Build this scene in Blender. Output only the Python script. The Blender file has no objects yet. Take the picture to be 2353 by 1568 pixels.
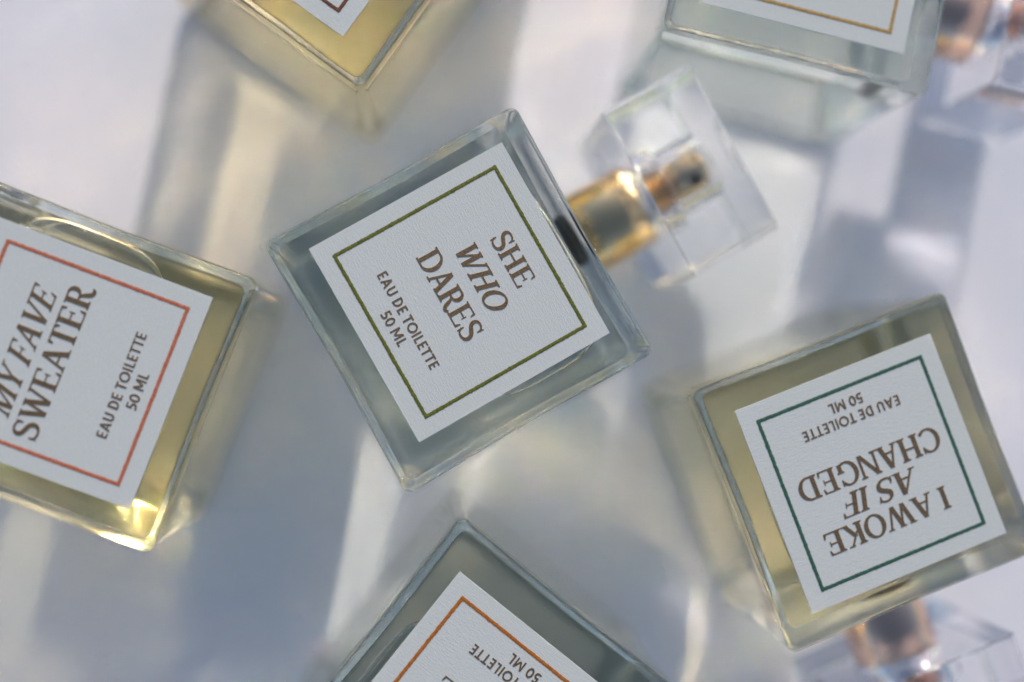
import bpy, bmesh, math, random
from mathutils import Vector, Matrix
sc = bpy.context.scene
C = sc.collection
PI = math.pi
rad = math.radians

# ------------------------------------------------------------------ camera, light, exposure
W = 0.052                    # side of a bottle's square front
T = 0.93 * W                 # depth of a bottle
F = 2600.0                   # focal length in pixels of the 2353 px wide reference grid
NAD = (970.0, 853.0)         # pixel that lies straight below the camera
H = F / 662.0 * W + T        # camera height above the cloth

def cam_matrix():
    n = Vector(((NAD[0] - 1176.5) / F, -(NAD[1] - 784) / F, -1)).normalized()
    q = n.rotation_difference(Vector((0, 0, -1)))
    return q.to_matrix()
R = cam_matrix()
def at(px, py, z):
    d = R @ Vector(((px - 1176.5) / F, -(py - 784) / F, -1))
    k = (H - z) / -d.z
    return Vector((d.x * k, d.y * k))

cd = bpy.data.cameras.new('camera')
cam = bpy.data.objects.new('camera', cd); C.objects.link(cam)
cam.matrix_world = Matrix.Translation((0, 0, H)) @ R.to_4x4()
cd.sensor_width = 36; cd.lens = 36 * F / 2353
cd.clip_start = 0.005; cd.clip_end = 60
cd.dof.use_dof = True
cd.dof.focus_distance = (H - T) / math.cos(rad(3))
cd.dof.aperture_fstop = 2.5
cd.dof.aperture_blades = 0
sc.camera = cam

SUN_EL = 21.0
SUN_DIR = Vector((-0.20, -0.98))          # ground heading in which the sunlight travels
az = math.atan2(-SUN_DIR.x, -SUN_DIR.y)   # compass bearing of the sun from +Y towards +X
w = bpy.data.worlds.new('World'); sc.world = w; w.use_nodes = True
nt = w.node_tree; nt.nodes.clear()
sky = nt.nodes.new('ShaderNodeTexSky'); sky.sky_type = 'NISHITA'; sky.sun_disc = False
sky.sun_elevation = rad(SUN_EL); sky.sun_rotation = az
sky.air_density = 1.0; sky.dust_density = 1.5; sky.ozone_density = 1.0
bg = nt.nodes.new('ShaderNodeBackground'); bg.inputs[1].default_value = 0.105
wo = nt.nodes.new('ShaderNodeOutputWorld')
nt.links.new(sky.outputs[0], bg.inputs[0]); nt.links.new(bg.outputs[0], wo.inputs[0])
sd = bpy.data.lights.new('sun', 'SUN'); sd.energy = 3.1; sd.color = (1.0, 0.87, 0.78)
sd.angle = rad(2.0)
so = bpy.data.objects.new('sun', sd); C.objects.link(so)
sv = Vector((SUN_DIR.x, SUN_DIR.y, 0)).normalized() * math.cos(rad(SUN_EL)) + Vector((0, 0, -math.sin(rad(SUN_EL))))
so.rotation_euler = sv.to_track_quat('-Z', 'Y').to_euler()
so.location = -sv * 2
vs = sc.view_settings
sc.display_settings.display_device = 'sRGB'
vs.view_transform = 'Standard'; vs.look = 'None'; vs.gamma = 1; vs.use_curve_mapping = False
vs.exposure = 0.36
cy = sc.cycles
cy.max_bounces = 24; cy.transmission_bounces = 20; cy.glossy_bounces = 8; cy.diffuse_bounces = 4
cy.transparent_max_bounces = 16; cy.volume_bounces = 0
cy.caustics_refractive = True; cy.caustics_reflective = True
cy.blur_glossy = 0.0
cy.sample_clamp_indirect = 0.0
cy.use_guiding = True
cy.use_adaptive_sampling = False
cy.use_denoising = True

# ------------------------------------------------------------------ materials
def mat(name):
    m = bpy.data.materials.new(name); m.use_nodes = True
    n = m.node_tree.nodes; b = n['Principled BSDF']
    return m, m.node_tree, b
def link(t, a, b): t.links.new(a, b)
def noise(t, scale, detail=2, rough=0.5, coord='Object', vec=None):
    tc = t.nodes.new('ShaderNodeTexCoord'); nz = t.nodes.new('ShaderNodeTexNoise')
    nz.inputs['Scale'].default_value = scale; nz.inputs['Detail'].default_value = detail
    nz.inputs['Roughness'].default_value = rough
    if vec:
        mp = t.nodes.new('ShaderNodeMapping'); mp.inputs['Scale'].default_value = vec
        link(t, tc.outputs[coord], mp.inputs[0]); link(t, mp.outputs[0], nz.inputs['Vector'])
    else:
        link(t, tc.outputs[coord], nz.inputs['Vector'])
    return nz
def bump(t, b, src, dist, strength=1.0):
    bp = t.nodes.new('ShaderNodeBump'); bp.inputs['Distance'].default_value = dist
    bp.inputs['Strength'].default_value = strength
    link(t, src, bp.inputs['Height']); link(t, bp.outputs[0], b.inputs['Normal'])
    return bp
def ramp(t, src, stops):
    r = t.nodes.new('ShaderNodeValToRGB')
    e = r.color_ramp.elements
    e[0].position, e[0].color = stops[0][0], (*stops[0][1], 1)
    e[1].position, e[1].color = stops[1][0], (*stops[1][1], 1)
    for p, c in stops[2:]:
        x = e.new(p); x.color = (*c, 1)
    link(t, src, r.inputs[0]); return r

def glass(name, ior, tint=(1, 1, 1), wav=0.0, clear=0.0, rough=0.0):
    m = bpy.data.materials.new(name); m.use_nodes = True
    t = m.node_tree; t.nodes.clear()
    g = t.nodes.new('ShaderNodeBsdfGlass'); g.inputs['IOR'].default_value = ior
    g.inputs['Roughness'].default_value = rough; g.inputs['Color'].default_value = (*tint, 1)
    o = t.nodes.new('ShaderNodeOutputMaterial')
    last = g
    if clear > 0:                      # share of light that goes straight through
        tr = t.nodes.new('ShaderNodeBsdfTransparent'); tr.inputs[0].default_value = (*tint, 1)
        mx = t.nodes.new('ShaderNodeMixShader'); mx.inputs[0].default_value = clear
        link(t, g.outputs[0], mx.inputs[1]); link(t, tr.outputs[0], mx.inputs[2]); last = mx
    link(t, last.outputs[0], o.inputs['Surface'])
    if wav:
        nz = noise(t, 60, 1.5)
        bp = t.nodes.new('ShaderNodeBump'); bp.inputs['Distance'].default_value = wav
        link(t, nz.outputs[0], bp.inputs['Height']); link(t, bp.outputs[0], g.inputs['Normal'])
    return m

CLEAR = 0.05
M_glass = glass('bottle_glass', 1.48, (0.995, 0.998, 0.985), wav=0.00012, clear=CLEAR)
M_acryl = glass('clear_acrylic', 1.47, (0.99, 0.99, 1.0), clear=0.12)
M_bubble = glass('air_pocket', 1 / 1.38, clear=CLEAR)

def liquid(name, col, dens):
    m = glass(name, 1.43 / 1.5, clear=CLEAR)
    t = m.node_tree
    a = t.nodes.new('ShaderNodeVolumeAbsorption'); a.inputs['Color'].default_value = (*col, 1)
    a.inputs['Density'].default_value = dens
    link(t, a.outputs[0], t.nodes['Material Output'].inputs['Volume'])
    return m

def metal(name, col, rough=0.18):
    m, t, b = mat(name)
    b.inputs['Metallic'].default_value = 1; b.inputs['Roughness'].default_value = rough
    b.inputs['Base Color'].default_value = (*col, 1)
    nz = noise(t, 900, 2, vec=(1, 0.05, 1)); bump(t, b, nz.outputs[0], 0.00002, 0.5)
    return m
M_gold = metal('gold_metal', (0.88, 0.64, 0.36), 0.2)
M_rose = metal('rose_gold_metal', (0.86, 0.58, 0.44), 0.2)

m, t, b = mat('black_rubber'); M_black = m
b.inputs['Base Color'].default_value = (0.01, 0.01, 0.01, 1); b.inputs['Roughness'].default_value = 0.5

m, t, b = mat('label_paper'); M_paper = m
nz = noise(t, 4500, 4, 0.7); nf = noise(t, 700, 3, 0.6, vec=(1, 5, 1))
r = ramp(t, nz.outputs[0], [(0.3, (0.50, 0.545, 0.54)), (0.7, (0.64, 0.685, 0.68))])
link(t, r.outputs[0], b.inputs['Base Color']); b.inputs['Roughness'].default_value = 0.85
ad = t.nodes.new('ShaderNodeMath'); ad.operation = 'ADD'
link(t, nz.outputs[0], ad.inputs[0]); link(t, nf.outputs[0], ad.inputs[1])
bump(t, b, ad.outputs[0], 0.00007, 0.7)

m, t, b = mat('bronze_foil'); M_foil = m
nz = noise(t, 2500, 4, 0.7)
r = ramp(t, nz.outputs[0], [(0.3, (0.19, 0.12, 0.06)), (0.7, (0.42, 0.29, 0.165))])
link(t, r.outputs[0], b.inputs['Base Color']); b.inputs['Metallic'].default_value = 0.75
b.inputs['Roughness'].default_value = 0.42; bump(t, b, nz.outputs[0], 0.0001, 0.6)

def ink(name, dark, light):
    m, t, b = mat(name)
    nz = noise(t, 2200, 3, 0.7)
    r = ramp(t, nz.outputs[0], [(0.35, dark), (0.65, light)])
    link(t, r.outputs[0], b.inputs['Base Color']); b.inputs['Roughness'].default_value = 0.5
    bump(t, b, nz.outputs[0], 0.0001, 0.8)
    return m

m, t, b = mat('white_cloth'); M_cloth = m
n1 = noise(t, 6, 3, 0.5); n2 = noise(t, 900, 4)
n1 = noise(t, 14, 5, 0.6)
r = ramp(t, n1.outputs[0], [(0.35, (0.66, 0.71, 0.80)), (0.65, (0.80, 0.795, 0.85))])
link(t, r.outputs[0], b.inputs['Base Color']); b.inputs['Roughness'].default_value = 0.9
b.inputs['Specular IOR Level'].default_value = 0.2
bump(t, b, n2.outputs[0], 0.0002, 0.6)

# ------------------------------------------------------------------ mesh helpers
def mesh_obj(name, verts, faces, material, parent=None, smooth=False):
    me = bpy.data.meshes.new(name); me.from_pydata([tuple(v) for v in verts], [], faces); me.update()
    if smooth:
        me.polygons.foreach_set('use_smooth', [True] * len(me.polygons))
    me.materials.append(material)
    o = bpy.data.objects.new(name, me); C.objects.link(o)
    if parent: o.parent = parent
    return o

def rsquare(hx, hy, r, z, n=8, cx=0, cy=0, pinch=0.0, m=9):
    """Closed ring: a rounded rectangle with optional concave sides."""
    pts = []
    cs = [(hx - r, hy - r, 0), (-hx + r, hy - r, 1), (-hx + r, -hy + r, 2), (hx - r, -hy + r, 3)]
    arcs = []
    for x, y, k in cs:
        arcs.append([(x + r * math.cos((k + i / n) * PI / 2), y + r * math.sin((k + i / n) * PI / 2)) for i in range(n + 1)])
    for k in range(4):
        a = arcs[k]; nb = arcs[(k + 1) % 4]
        pts += a
        p, q = a[-1], nb[0]
        for i in range(1, m + 1):
            s = i / (m + 1)
            x = p[0] + (q[0] - p[0]) * s; y = p[1] + (q[1] - p[1]) * s
            d = pinch * math.sin(PI * s) ** 2
            if k == 0: y -= d
            elif k == 1: x += d
            elif k == 2: y += d
            else: x -= d
            pts.append((x, y))
    return [(x + cx, y + cy, z) for x, y in pts]

def loft(name, rings, material, parent, cap0=True, cap1=True, smooth=True, flip=False):
    n = len(rings[0]); verts = [v for r in rings for v in r]; faces = []
    for i in range(len(rings) - 1):
        for j in range(n):
            k = (j + 1) % n
            faces.append((i * n + j, i * n + k, (i + 1) * n + k, (i + 1) * n + j))
    if cap0: faces.append(tuple(reversed(range(n))))
    if cap1: faces.append(tuple(range((len(rings) - 1) * n, len(rings) * n)))
    if flip: faces = [tuple(reversed(f)) for f in faces]
    return mesh_obj(name, verts, faces, material, parent, smooth)

def slab_rings(hx, hy, rc, z0, z1, be, cx=0, cy=0, pinch=0.0, nb=5, sag=0.0, be0=None):
    """Rounded box as a stack of rings from z0 to z1; be = edge radius at the top, be0 at the bottom."""
    be0 = be0 or be
    def arc(b): return [(b * (1 - math.sin(i / nb * PI / 2)), b * (1 - math.cos(i / nb * PI / 2))) for i in range(nb + 1)]
    low = [(ins, z0 + dz) for ins, dz in arc(be0)]
    high = [(ins, z1 - dz) for ins, dz in reversed(arc(be))]
    a, b = z0 + be0, z1 - be
    mid = [(0.0, a + (b - a) * s) for s in (0.02, 0.25, 0.5, 0.75, 0.98)]
    pr = [(be0 * 1.15, z0)] + low + mid + high + [(be * 1.25, z1)]
    rings = []
    for ins, z in pr:
        s = (z - z0) / (z1 - z0)
        g = sag * math.sin(PI * s)
        rings.append(rsquare(hx - ins - g, hy - ins - g, max(rc - ins * 0.6, rc * 0.35), z, cx=cx, cy=cy, pinch=pinch))
    return rings

def ycyl(name, prof, zc, material, parent, n=48, flip=False, closed=True):
    """Body of revolution about the bottle's own axis (local Y) at height zc. prof = [(y, r)]"""
    rings = []
    for y, r in prof:
        rings.append([(r * math.sin(2 * PI * i / n), y, zc + r * math.cos(2 * PI * i / n)) for i in range(n)])
    return loft(name, rings, material, parent, closed, closed, True, flip)

# ------------------------------------------------------------------ lettering
TH, TN, SF, SO = 0.168, 0.076, 0.056, 0.075      # thick, thin, serif height, serif overhang
def box(x0, y0, x1, y1): return [[(x0, y0), (x1, y0), (x1, y1), (x0, y1)]]
def stem(x, wd=TH, y0=0, y1=1, b=True, t_=True, so=SO):
    p = box(x, y0, x + wd, y1)
    if b: p += [[(x - so, y0), (x + wd + so, y0), (x + wd + so, y0 + SF * .8), (x + wd, y0 + SF * 1.7), (x, y0 + SF * 1.7), (x - so, y0 + SF * .8)]]
    if t_: p += [[(x - so, y1 - SF * .8), (x, y1 - SF * 1.7), (x + wd, y1 - SF * 1.7), (x + wd + so, y1 - SF * .8), (x + wd + so, y1), (x - so, y1)]]
    return p
def dia(xb, xt, wd, y0=0, y1=1):
    return [[(xb - wd / 2, y0), (xb + wd / 2, y0), (xt + wd / 2, y1), (xt - wd / 2, y1)]]
def ser(x, y, wd=0.3, top=False):
    return box(x - wd / 2, y - SF if top else y, x + wd / 2, y if top else y + SF)
def stroke(pts, ws):
    L, Rr = [], []
    for i, (x, y) in enumerate(pts):
        a = pts[max(i - 1, 0)]; c = pts[min(i + 1, len(pts) - 1)]
        dx, dy = c[0] - a[0], c[1] - a[1]; l = math.hypot(dx, dy) or 1
        nx, ny = -dy / l, dx / l
        L.append((x + nx * ws[i] / 2, y + ny * ws[i] / 2)); Rr.append((x - nx * ws[i] / 2, y - ny * ws[i] / 2))
    return [[L[i], Rr[i], Rr[i + 1], L[i + 1]] for i in range(len(pts) - 1)]
def ell(cx, cy, rx, ry, a0, a1, thick=TH, thin=TN, n=28):
    pts, ws = [], []
    for i in range(n + 1):
        a = rad(a0 + (a1 - a0) * i / n)
        pts.append((cx + rx * math.cos(a), cy + ry * math.sin(a)))
        ws.append(thin + (thick - thin) * abs(math.cos(a)) ** 1.3)
    return stroke(pts, ws)
def bez(P, n=10):
    out = []
    for k in range(0, len(P) - 1, 3):
        a, b_, c, d = P[k:k + 4]
        for i in range(n + (1 if k + 3 >= len(P) - 1 else 0)):
            s = i / n; u = 1 - s
            out.append(tuple(u**3 * a[j] + 3 * u * u * s * b_[j] + 3 * u * s * s * c[j] + s**3 * d[j] for j in (0, 1)))
    return out
def arms(x, y, length, up=True, h=0.2):
    """thin arm with a flared end; up = flare points up"""
    s = 1 if up else -1
    x1 = x + length
    return box(x, min(y, y + s * SF), x1, max(y, y + s * SF)) + \
        [[(x1 - 0.11, y), (x1, y), (x1 + 0.015, y + s * h), (x1 - 0.025, y + s * h)][::s]]
def gE():
    x = SO
    return stem(x) + arms(x + TH, 0, 0.43, True, 0.25) + arms(x + TH, 1, 0.38, False, 0.22) + box(x + TH, .49, x + .44, .49 + SF) + \
        box(x + .42, .40, x + .455, .63), 0.72
def gF():
    x = SO
    return stem(x) + arms(x + TH, 1, 0.37, False, 0.22) + box(x + TH, .47, x + .42, .47 + SF) + box(x + .40, .38, x + .435, .61), 0.66
def gH(): return stem(SO) + stem(.60) + box(SO + TH, .49, .60, .49 + TN), .60 + TH + SO + .03
def gI(): return stem(SO), SO * 2 + TH
def gT(): return stem(.28, TH, b=True, t_=False) + box(.04, 1 - SF, .67, 1) + [[(.02, 1), (.005, .78), (.05, .78), (.13, 1 - SF), (.13, 1)], [(.69, 1), (.58, 1), (.58, 1 - SF), (.66, .78), (.705, .78)]], 0.71
def gO(): return ell(.42, .5, .345, .485, 0, 360, TH, TN, 48), 0.84
def gD():
    return stem(SO, TH, b=False, t_=False) + box(0, 0, .36, TN) + box(0, 1 - TN, .36, 1) + \
        ell(.36, .5, .37, .47, -90, 90), 0.84
def gC():
    return ell(.44, .5, .365, .485, 42, 318, TH, TN, 44) + [[(.70, .70), (.745, .70), (.745, 1.0), (.715, 1.0), (.66, .84)]] + \
        [[(.66, .16), (.745, .2), (.72, .22)]], 0.80
def gG():
    return ell(.44, .5, .365, .485, 42, 305, TH, TN, 44) + stem(.60, TH * .95, .03, .42, b=False, so=.06) + \
        [[(.70, .70), (.745, .70), (.745, 1.0), (.715, 1.0), (.66, .84)]], 0.87
def gA():
    return dia(.09, .37, TN * 1.15) + dia(.66, .385, TH * 1.05) + box(.18, .30, .56, .30 + TN) + ser(.09, 0, .24) + ser(.67, 0, .30), 0.78
def gV():
    return dia(.40, .12, TH * 1.05) + dia(.42, .68, TN * 1.15) + ser(.12, 1, .30, True) + ser(.68, 1, .24, True), 0.79
def gW():
    return dia(.35, .12, TH) + dia(.36, .56, TN * 1.15) + dia(.76, .53, TH) + dia(.78, 1.02, TN * 1.15) + \
        ser(.12, 1, .28, True) + ser(.53, 1, .26, True) + ser(1.02, 1, .24, True), 1.12
def gM():
    return stem(.09, TN * 1.1, so=.08) + stem(.80, TH, so=.07) + dia(.47, .17, TH) + dia(.47, .83, TN * 1.1), 1.03
def gN():
    return stem(.10, TN * 1.2, so=.08) + stem(.70, TN * 1.2, b=False, so=.08) + dia(.72, .15, TH), 0.86
def gY():
    return stem(.30, TH, 0, .46, t_=False) + dia(.36, .11, TH, .42, 1) + dia(.40, .66, TN * 1.15, .42, 1) + ser(.11, 1, .28, True) + ser(.66, 1, .24, True), 0.76
def gK():
    return stem(SO) + dia(.26, .62, TN * 1.2, .38, 1) + dia(.68, .36, TH, 0, .58) + ser(.62, 1, .24, True) + ser(.70, 0, .28), 0.83
def gR():
    leg = bez([(.33, .47), (.50, .47), (.46, .02), (.66, .0), (.72, .0), (.76, .03), (.75, .10)], 9)
    ws = [.07 + .09 * math.sin(PI * min(1, i / (len(leg) - 1) * 1.25)) for i in range(len(leg))]
    ws = [max(.05, x) for x in ws]
    return stem(SO) + box(SO + TH, 1 - TN, .40, 1) + box(SO + TH, .46, .40, .46 + TN) + ell(.38, .73, .20, .24, -90, 90, TH * .95, TN, 20) + stroke(leg, ws), 0.76
def gS():
    P = [(.53, .80), (.50, .93), (.40, .975), (.29, .975), (.15, .975), (.08, .87), (.10, .74), (.13, .50), (.54, .56), (.555, .27), (.56, .10), (.44, .022), (.30, .022), (.19, .022), (.09, .08), (.06, .22)]
    pts = bez(P, 9); n = len(pts)
    ws = [TN + (TH * 1.05 - TN) * math.exp(-((i / (n - 1) - .5) / .2) ** 2) for i in range(n)]
    return stroke(pts, ws) + [[(.50, .70), (.545, .70), (.56, .99), (.525, .99), (.49, .83)], [(.055, .0), (.095, .0), (.11, .17), (.095, .31), (.05, .31)]], 0.64
SERIF = dict(E=gE, F=gF, H=gH, I=gI, T=gT, O=gO, D=gD, C=gC, G=gG, A=gA, V=gV, W=gW, M=gM, N=gN, Y=gY, K=gK, R=gR, S=gS)

def sbar(x, wd=.17, y0=0, y1=1): return box(x, y0, x + wd, y1)
SB = .165
def sdia(xb, xt, wd=SB * 1.08, y0=0, y1=1): return dia(xb, xt, wd, y0, y1)
def sell(cx, cy, rx, ry, a0, a1, n=30): return ell(cx, cy, rx, ry, a0, a1, SB, SB, n)
SANS = {
 'E': lambda: (sbar(.06, SB) + box(.06 + SB, 0, .54, SB * .9) + box(.06 + SB, .42, .50, .42 + SB * .9) + box(.06 + SB, 1 - SB * .9, .54, 1), .60),
 'A': lambda: (sdia(.10, .40) + sdia(.72, .42) + box(.22, .22, .60, .22 + SB * .85), .82),
 'U': lambda: (sbar(.06, SB, .33, 1) + sbar(.57, SB, .33, 1) + sell(.3975, .34, .255, .26, 180, 360), .80),
 'D': lambda: (sbar(.06, SB) + box(.06, 0, .34, SB * .9) + box(.06, 1 - SB * .9, .34, 1) + sell(.32, .5, .35, .42, -90, 90), .80),
 'T': lambda: (box(.0, 1 - SB * .9, .62, 1) + sbar(.31 - SB / 2, SB, 0, 1 - SB * .8), .62),
 'O': lambda: (sell(.48, .5, .40, .425, 0, 360, 44), .96),
 'I': lambda: (sbar(.06, SB), .06 * 2 + SB),
 'L': lambda: (sbar(.06, SB) + box(.06 + SB, 0, .50, SB * .9), .52),
 'M': lambda: (sbar(.05, SB * .9) + sbar(.80, SB * .9) + sdia(.50, .15, SB, .2, 1) + sdia(.51, .86, SB, .2, 1), 1.0),
 '5': lambda: (stroke(bez([(.05, .12), (.12, .06), (.20, .08), (.28, .08), (.42, .08), (.50, .19), (.50, .32), (.50, .46), (.40, .54), (.28, .54), (.20, .54), (.15, .52), (.10, .49)], 7), [SB] * 29) + [[(.06, .46), (.21, .52), (.24, 1), (.10, 1)]] + box(.10, 1 - SB * .9, .52, 1), .60),
 '0': lambda: (sell(.33, .5, .255, .42, 0, 360, 44), .66),
}

def line_polys(text, font, tr=0.0, space=0.32):
    x = 0; out = []
    for ch in text:
        if ch == ' ':
            x += space; continue
        polys, adv = font[ch]()
        out += [[(px + x, py) for px, py in p] for p in polys]
        x += adv + tr
    return out, x - tr

def area2(p):
    return sum(p[i][0] * p[(i + 1) % len(p)][1] - p[(i + 1) % len(p)][0] * p[i][1] for i in range(len(p)))

def lettering(name, lines, font, material, parent, LS, cx, cy, z, tr=0.0, space=.32, seed=1):
    """lines = [(text, u0, u1, v0, v1)] in label fractions; raised foil letters"""
    rnd = random.Random(seed); verts, faces = [], []
    k = 0
    for text, u0, u1, v0, v1, *sl in lines:
        polys, wd = line_polys(text, font, tr, space)
        if sl: polys = [[(x + sl[0] * (y - .5), y) for x, y in p] for p in polys]      # italic line
        sx = (u1 - u0) / wd; sy = v1 - v0
        for p in polys:
            if area2(p) < 0: p = p[::-1]
            k += 1
            zt = z + 0.00006 + (k % 41) * 0.0000006
            b0 = len(verts); n = len(p)
            q = [(cx + (u0 + x * sx - .5) * LS, cy + (v0 + y * sy - .5) * LS) for x, y in p]
            verts += [(x, y, z - 0.00002) for x, y in q] + [(x, y, zt) for x, y in q]
            faces.append(tuple(range(b0 + n, b0 + 2 * n)))
            for i in range(n):
                j = (i + 1) % n
                faces.append((b0 + i, b0 + j, b0 + n + j, b0 + n + i))
    return mesh_obj(name, verts, faces, material, parent)

def border(name, material, parent, LS, cx, cy, z, a0=.076, a1=.924, wd=.0165, seed=3):
    """one raised printed square line with slightly ragged sides"""
    rnd = random.Random(seed); n = 150
    def ring(off, zz, jit):
        pts = []
        lo, hi = a0 + off, a1 - off
        cor = [(lo, lo), (hi, lo), (hi, hi), (lo, hi)]
        for k in range(4):
            p, q = cor[k], cor[(k + 1) % 4]
            dx, dy = q[0] - p[0], q[1] - p[1]; l = math.hypot(dx, dy)
            for i in range(n):
                s = (i + .5) / n
                s = min(max(s, .004), .996)
                j = rnd.gauss(0, jit)
                pts.append((cx + (p[0] + dx * s - dy / l * j - .5) * LS, cy + (p[1] + dy * s + dx / l * j - .5) * LS, zz))
        return pts
    o0 = ring(0, z - .00002, 0); 
    o1 = [(x, y, z + .00004) for x, y, _ in ring(0, 0, .0009)]
    m1 = ring(wd * .5, z + .00007, .0004)
    i1 = ring(wd, z + .00004, .0009); i0 = ring(wd, z - .00002, 0)
    rings = [o0, o1, m1, i1, i0]
    return loft(name, rings, material, parent, False, False, False)

# ------------------------------------------------------------------ the bottle
def tag(o, label=None, cat=None, group=None, kind=None):
    if label: o['label'] = label
    if cat: o['category'] = cat
    if group: o['group'] = group
    if kind: o['kind'] = kind
    return o

GROUP = 'square glass perfume bottles lying on the white cloth'
AX = T / 2                                   # height of the neck axis above the cloth
CAP = 0.348 * W
LS = 0.765 * W

def build_prototype():
    """shared meshes of everything that is the same on all bottles, built once"""
    P = {}
    ADDED_PAD = .115 * W          # shallow pad added mid back wall, sunk in the cloth to brighten the interior
    added_foot = [rsquare(W / 2 - k, W / 2 - k, .05 * W, z) for k, z in ((ADDED_PAD + .004 * W, -.0005), (ADDED_PAD, -.0004), (ADDED_PAD - .004 * W, 0), (ADDED_PAD - .01 * W, 0))]
    P['glass_body'] = loft('glass_body', added_foot + slab_rings(W / 2, W / 2, .03 * W, 0, T, .017 * W, pinch=.006 * W, sag=.006 * W, be0=.05 * W, nb=6), M_glass, None)
    hx = W / 2 - .036 * W; y0 = -W / 2 + .03 * W; y1 = W / 2 - .075 * W
    P['liquid'] = loft('liquid', slab_rings(hx, (y1 - y0) / 2, .03 * W, .05 * W, T - .022 * W, .012 * W, cy=(y0 + y1) / 2, pinch=.007 * W, sag=.006 * W, be0=.05 * W, nb=6), M_bubble, None)
    yb = W / 2
    c, cr = AX, .165 * W
    P['gasket'] = ycyl('gasket', [(yb - .036 * W, .0), (yb - .036 * W, .10 * W), (yb + .022 * W, .12 * W), (yb + .022 * W, .0)], c, M_black, None)
    P['collar'] = ycyl('collar', [(yb + .024 * W, 0), (yb + .024 * W, cr * .97), (yb + .03 * W, cr), (yb + .30 * W, cr), (yb + .318 * W, cr * .965), (yb + .327 * W, cr * .90), (yb + .33 * W, cr * .8), (yb + .33 * W, .0)], c, M_gold, None)
    P['insert'] = ycyl('cap_insert', [(yb + .334 * W, cr * .2), (yb + .336 * W, cr * .98), (yb + .35 * W, cr * 1.0), (yb + .40 * W, cr * 1.0), (yb + .405 * W, cr * .7), (yb + .405 * W, cr * .2)], c, M_acryl, None)
    P['nozzle'] = ycyl('nozzle', [(yb + .333 * W, 0), (yb + .333 * W, cr * .5), (yb + .41 * W, cr * .5), (yb + .412 * W, cr * .66), (yb + .56 * W, cr * .66), (yb + .578 * W, cr * .62), (yb + .585 * W, cr * .5), (yb + .588 * W, 0)], c, M_gold, None)
    # spray hole: a small dark disc set in the nozzle's upper side
    n = 20; zc = c + cr * .66
    P['spray_hole'] = loft('spray_hole', [[(.022 * W * math.cos(2 * PI * i / n) + .035 * W, yb + .52 * W + .022 * W * math.sin(2 * PI * i / n), zz) for i in range(n)] for zz in (zc - .03 * W, zc + .001 * W)], M_black, None)
    # cap: square acrylic block with a round bore, one continuous skin
    N = 96
    def sq(y, h, r):
        out = []
        for i in range(N):
            a = 2 * PI * (i + .5) / N
            cx_, sx_ = math.sin(a), math.cos(a)
            k = 1 / max(abs(cx_), abs(sx_))
            x, z = cx_ * k * h, sx_ * k * h
            lim = h - r
            if abs(x) > lim and abs(z) > lim:          # cut corner
                ex, ez = abs(x) - lim, abs(z) - lim
                s = r / (ex + ez)
                x = math.copysign(lim + ex * s, x); z = math.copysign(lim + ez * s, z)
            out.append((x, y, c + z))
        return out
    def ci(y, r): return [(r * math.sin(2 * PI * (i + .5) / N), y, c + r * math.cos(2 * PI * (i + .5) / N)) for i in range(N)]
    ya, yz = yb + .29 * W, yb + .66 * W; be = .014 * W; h = CAP
    br = cr * 1.06
    rings = [ci(yb + .60 * W, .001 * W), ci(yb + .60 * W, cr * .78), ci(yb + .595 * W, cr * .82), ci(yb + .42 * W, cr * .82), ci(yb + .415 * W, cr * .86), ci(yb + .412 * W, br), ci(ya + .01 * W, br), ci(ya, br + .006 * W),
             sq(ya, h - be * 1.3, .02 * W), sq(ya, h - be, .02 * W), sq(ya + be * .3, h - be * .3, .022 * W), sq(ya + be, h, .025 * W), sq(ya + be * 1.3, h, .025 * W),
             sq(yz - be * 1.3, h, .025 * W), sq(yz - be, h, .025 * W), sq(yz - be * .3, h - be * .3, .022 * W), sq(yz, h - be, .02 * W), sq(yz, h - be * 1.3, .02 * W)]
    cap = loft('cap', rings, M_acryl, None, True, True, False, False)
    P['cap'] = cap
    for o in P.values():
        bm = bmesh.new(); bm.from_mesh(o.data); bmesh.ops.recalc_face_normals(bm, faces=bm.faces); bm.to_mesh(o.data); bm.free()
    return P

def air(name, ex, ey, cx, cy, depth, parent):
    """flattened air pocket lying just under the front wall"""
    zt = T - .026 * W
    rings = []
    for s in [1.0, .97, .9, .78, .6, .38, .15, 0, -.12, -.22]:
        if s >= 0: k = math.sqrt(max(0, 1 - s * s)); z = zt - depth * s
        rings_k = None
        if s < 0:
            k = 1 + s * .45; z = zt + s * .0 - 0 + (-s) * .006 * W
        n = 64; rg = []
        for i in range(n):
            a = 2 * PI * i / n; ca, sa = math.cos(a), math.sin(a)
            e = 0.55
            rg.append((cx + ex * max(k, .02) * math.copysign(abs(ca) ** e, ca), cy + ey * max(k, .02) * math.copysign(abs(sa) ** e, sa), z))
        rings.append(rg)
    o = loft(name, rings, M_bubble, parent, True, True, True)
    bm = bmesh.new(); bm.from_mesh(o.data); bmesh.ops.recalc_face_normals(bm, faces=bm.faces); bm.to_mesh(o.data); bm.free()
    return o

PROTO = build_prototype()
used = set()
def part(key, parent, material=None):
    src = PROTO[key]
    if key not in used:
        o = src; used.add(key)
        if material: o.data = src.data.copy(); o.data.materials[0] = material
    else:
        o = src.copy(); C.objects.link(o)
        if material:
            o.data = src.data.copy(); o.data.materials[0] = material
    o.parent = parent
    return o

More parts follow.
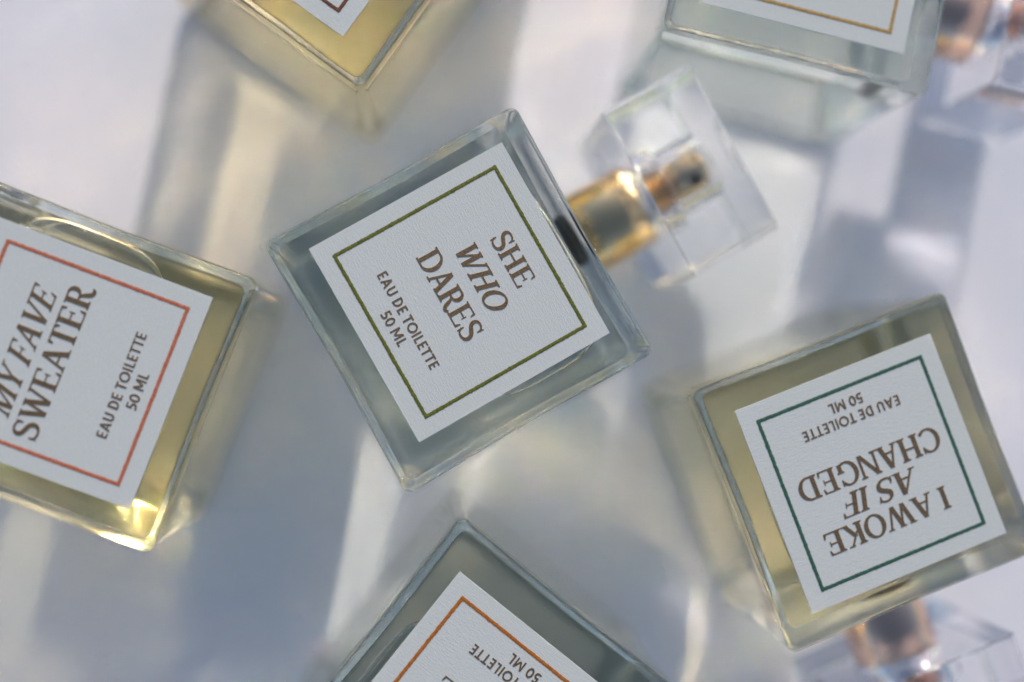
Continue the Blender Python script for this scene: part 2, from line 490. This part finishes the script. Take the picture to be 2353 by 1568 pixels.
SMALL = [('EAU DE TOILETTE', .250, .745, .206, .254), ('50 ML', .412, .582, .132, .180)]
def bottle(corner_a, pa, dirpx, label, ink_m, liq_m, title, small, air_spec, seed, metal_m=None, lofs=(0, 0), tilt=(0, 0)):
    """corner_a: 'BR' or 'BL', the front corner seen at pixel pa; dirpx: a pixel further along the bottle's neck heading"""
    p = at(*pa, T); q = at(*dirpx, T)
    v = (q - p).normalized(); u = Vector((v.y, -v.x))      # v = to the neck, u = reading direction
    sx = {'BR': -1, 'BL': 1, 'TR': -1, 'TL': 1}[corner_a]; sy = {'BR': 1, 'BL': 1, 'TR': -1, 'TL': -1}[corner_a]
    cen = p + u * sx * W / 2 + v * sy * W / 2
    e = bpy.data.objects.new('perfume_bottle', None); C.objects.link(e)
    e.empty_display_size = .01
    e.location = (cen.x, cen.y, 0.0002); e.rotation_euler = (0, 0, math.atan2(-v.x, v.y))
    tag(e, label, 'perfume bottle', GROUP)
    part('glass_body', e)
    lq = part('liquid', e, liq_m)
    if air_spec: air('air_pocket', *[a * W for a in air_spec], lq)
    for k in ('gasket', 'collar', 'nozzle', 'cap'):
        o = part(k, e, metal_m if metal_m and k in ('collar', 'nozzle') else None)
        if k == 'nozzle': part('spray_hole', o)
        if k == 'cap': part('insert', o).name = 'cap_insert'
    lx, ly = lofs[0] * W, lofs[1] * W
    z0 = T + .00002; h = LS / 2
    ring = lambda s, z: [(lx - s, ly - s, z), (lx + s, ly - s, z), (lx + s, ly + s, z), (lx - s, ly + s, z)]
    lab = loft('label', [ring(h, z0), ring(h, z0 + .0003)], M_paper, e, True, True, False)
    zl = z0 + .0003
    border('printed_border', ink_m, lab, LS, lx, ly, zl, seed=seed)
    if title: lettering('title_lettering', title, SERIF, M_foil, lab, LS, lx, ly, zl, tr=.035, space=.30)
    if small: lettering('small_lettering', small, SANS, M_foil, lab, LS, lx, ly, zl, tr=.10, space=.30)
    return e

# ------------------------------------------------------------------ the cloth
n = 60; S = 1.2
vs_, fs_ = [], []
for j in range(n + 1):
    for i in range(n + 1):
        x = (i / n - .5) * S * 2; y = (j / n - .5) * S * 2
        vs_.append((x, y, 0))
for j in range(n):
    for i in range(n):
        a = j * (n + 1) + i; fs_.append((a, a + 1, a + n + 2, a + n + 1))
cloth = mesh_obj('tabletop', vs_, fs_, M_cloth, None, True)
tag(cloth, 'matt white surface under the bottles, crossed by blue shadows', kind='structure')

# ------------------------------------------------------------------ the six bottles
bottle('BL', (603, 559), (1190, 236), 'clear perfume bottle in the middle, lettered SHE WHO DARES in an olive green border',
       ink('olive_ink', (.075, .085, .008), (.15, .17, .02)), liquid('clear_liquid', (.88, .93, .70), 9),
       [('SHE', .356, .620, .732, .830), ('WHO', .325, .660, .565, .667, .24), ('DARES', .270, .712, .398, .506)], SMALL,
       (.36, .27, .03, .14, .05), 1, lofs=(-.022, .010))
bottle('BR', (594, 643), (-28, 407), 'yellow perfume bottle at the left edge, lettered MY FAVE SWEATER in a red border',
       ink('red_ink', (.40, .10, .045), (.52, .18, .10)), liquid('yellow_liquid', (.95, .82, .24), 14),
       [('MY FAVE', .205, .785, .632, .742, .30), ('SWEATER', .132, .848, .486, .597)], SMALL,
       (.36, .30, .10, .06, .05), 2, lofs=(.005, .002))
bottle('BR', (1584, 898), (1820, 1512), 'upside down perfume bottle lettered I AWOKE AS IF CHANGED in a dark green border',
       ink('green_ink', (.020, .075, .048), (.05, .14, .095)), liquid('olive_liquid', (.95, .82, .28), 14),
       [('I AWOKE', .20, .828, .682, .788), ('AS IF', .320, .692, .545, .652, .20), ('CHANGED', .138, .858, .405, .515)], SMALL,
       (.33, .30, .05, .06, .05), 3, metal_m=M_rose, lofs=(-.006, .008))
bottle('BR', (1060, 1184), (660, 1681), 'grey green perfume bottle with orange label border, cut off by the bottom edge',
       ink('orange_ink', (.30, .085, .005), (.48, .17, .02)), liquid('grey_liquid', (.84, .76, .40), 11),
       [('E', .685, .762, .398, .506)], SMALL,
       (.30, .27, .12, .08, .05), 4, lofs=(.0, .035))
bottle('BR', (831, 212), (1217, -316), 'golden perfume bottle with brown label border, its corner pointing down from the top edge',
       ink('brown_ink', (.08, .025, .012), (.18, .065, .03)), liquid('golden_liquid', (.97, .80, .20), 17), None, None,
       (.30, .30, .02, .04, .05), 5, lofs=(-.045, .0))
bottle('BR', (1517, 68), (2142, 226), 'pale green perfume bottle with a thin ochre label border at the upper right',
       ink('ochre_ink', (.32, .20, .05), (.45, .30, .10)), liquid('pale_liquid', (.87, .96, .76), 8), None, None,
       (.30, .28, .0, .02, .05), 6, metal_m=M_rose, lofs=(-.01, -.005))
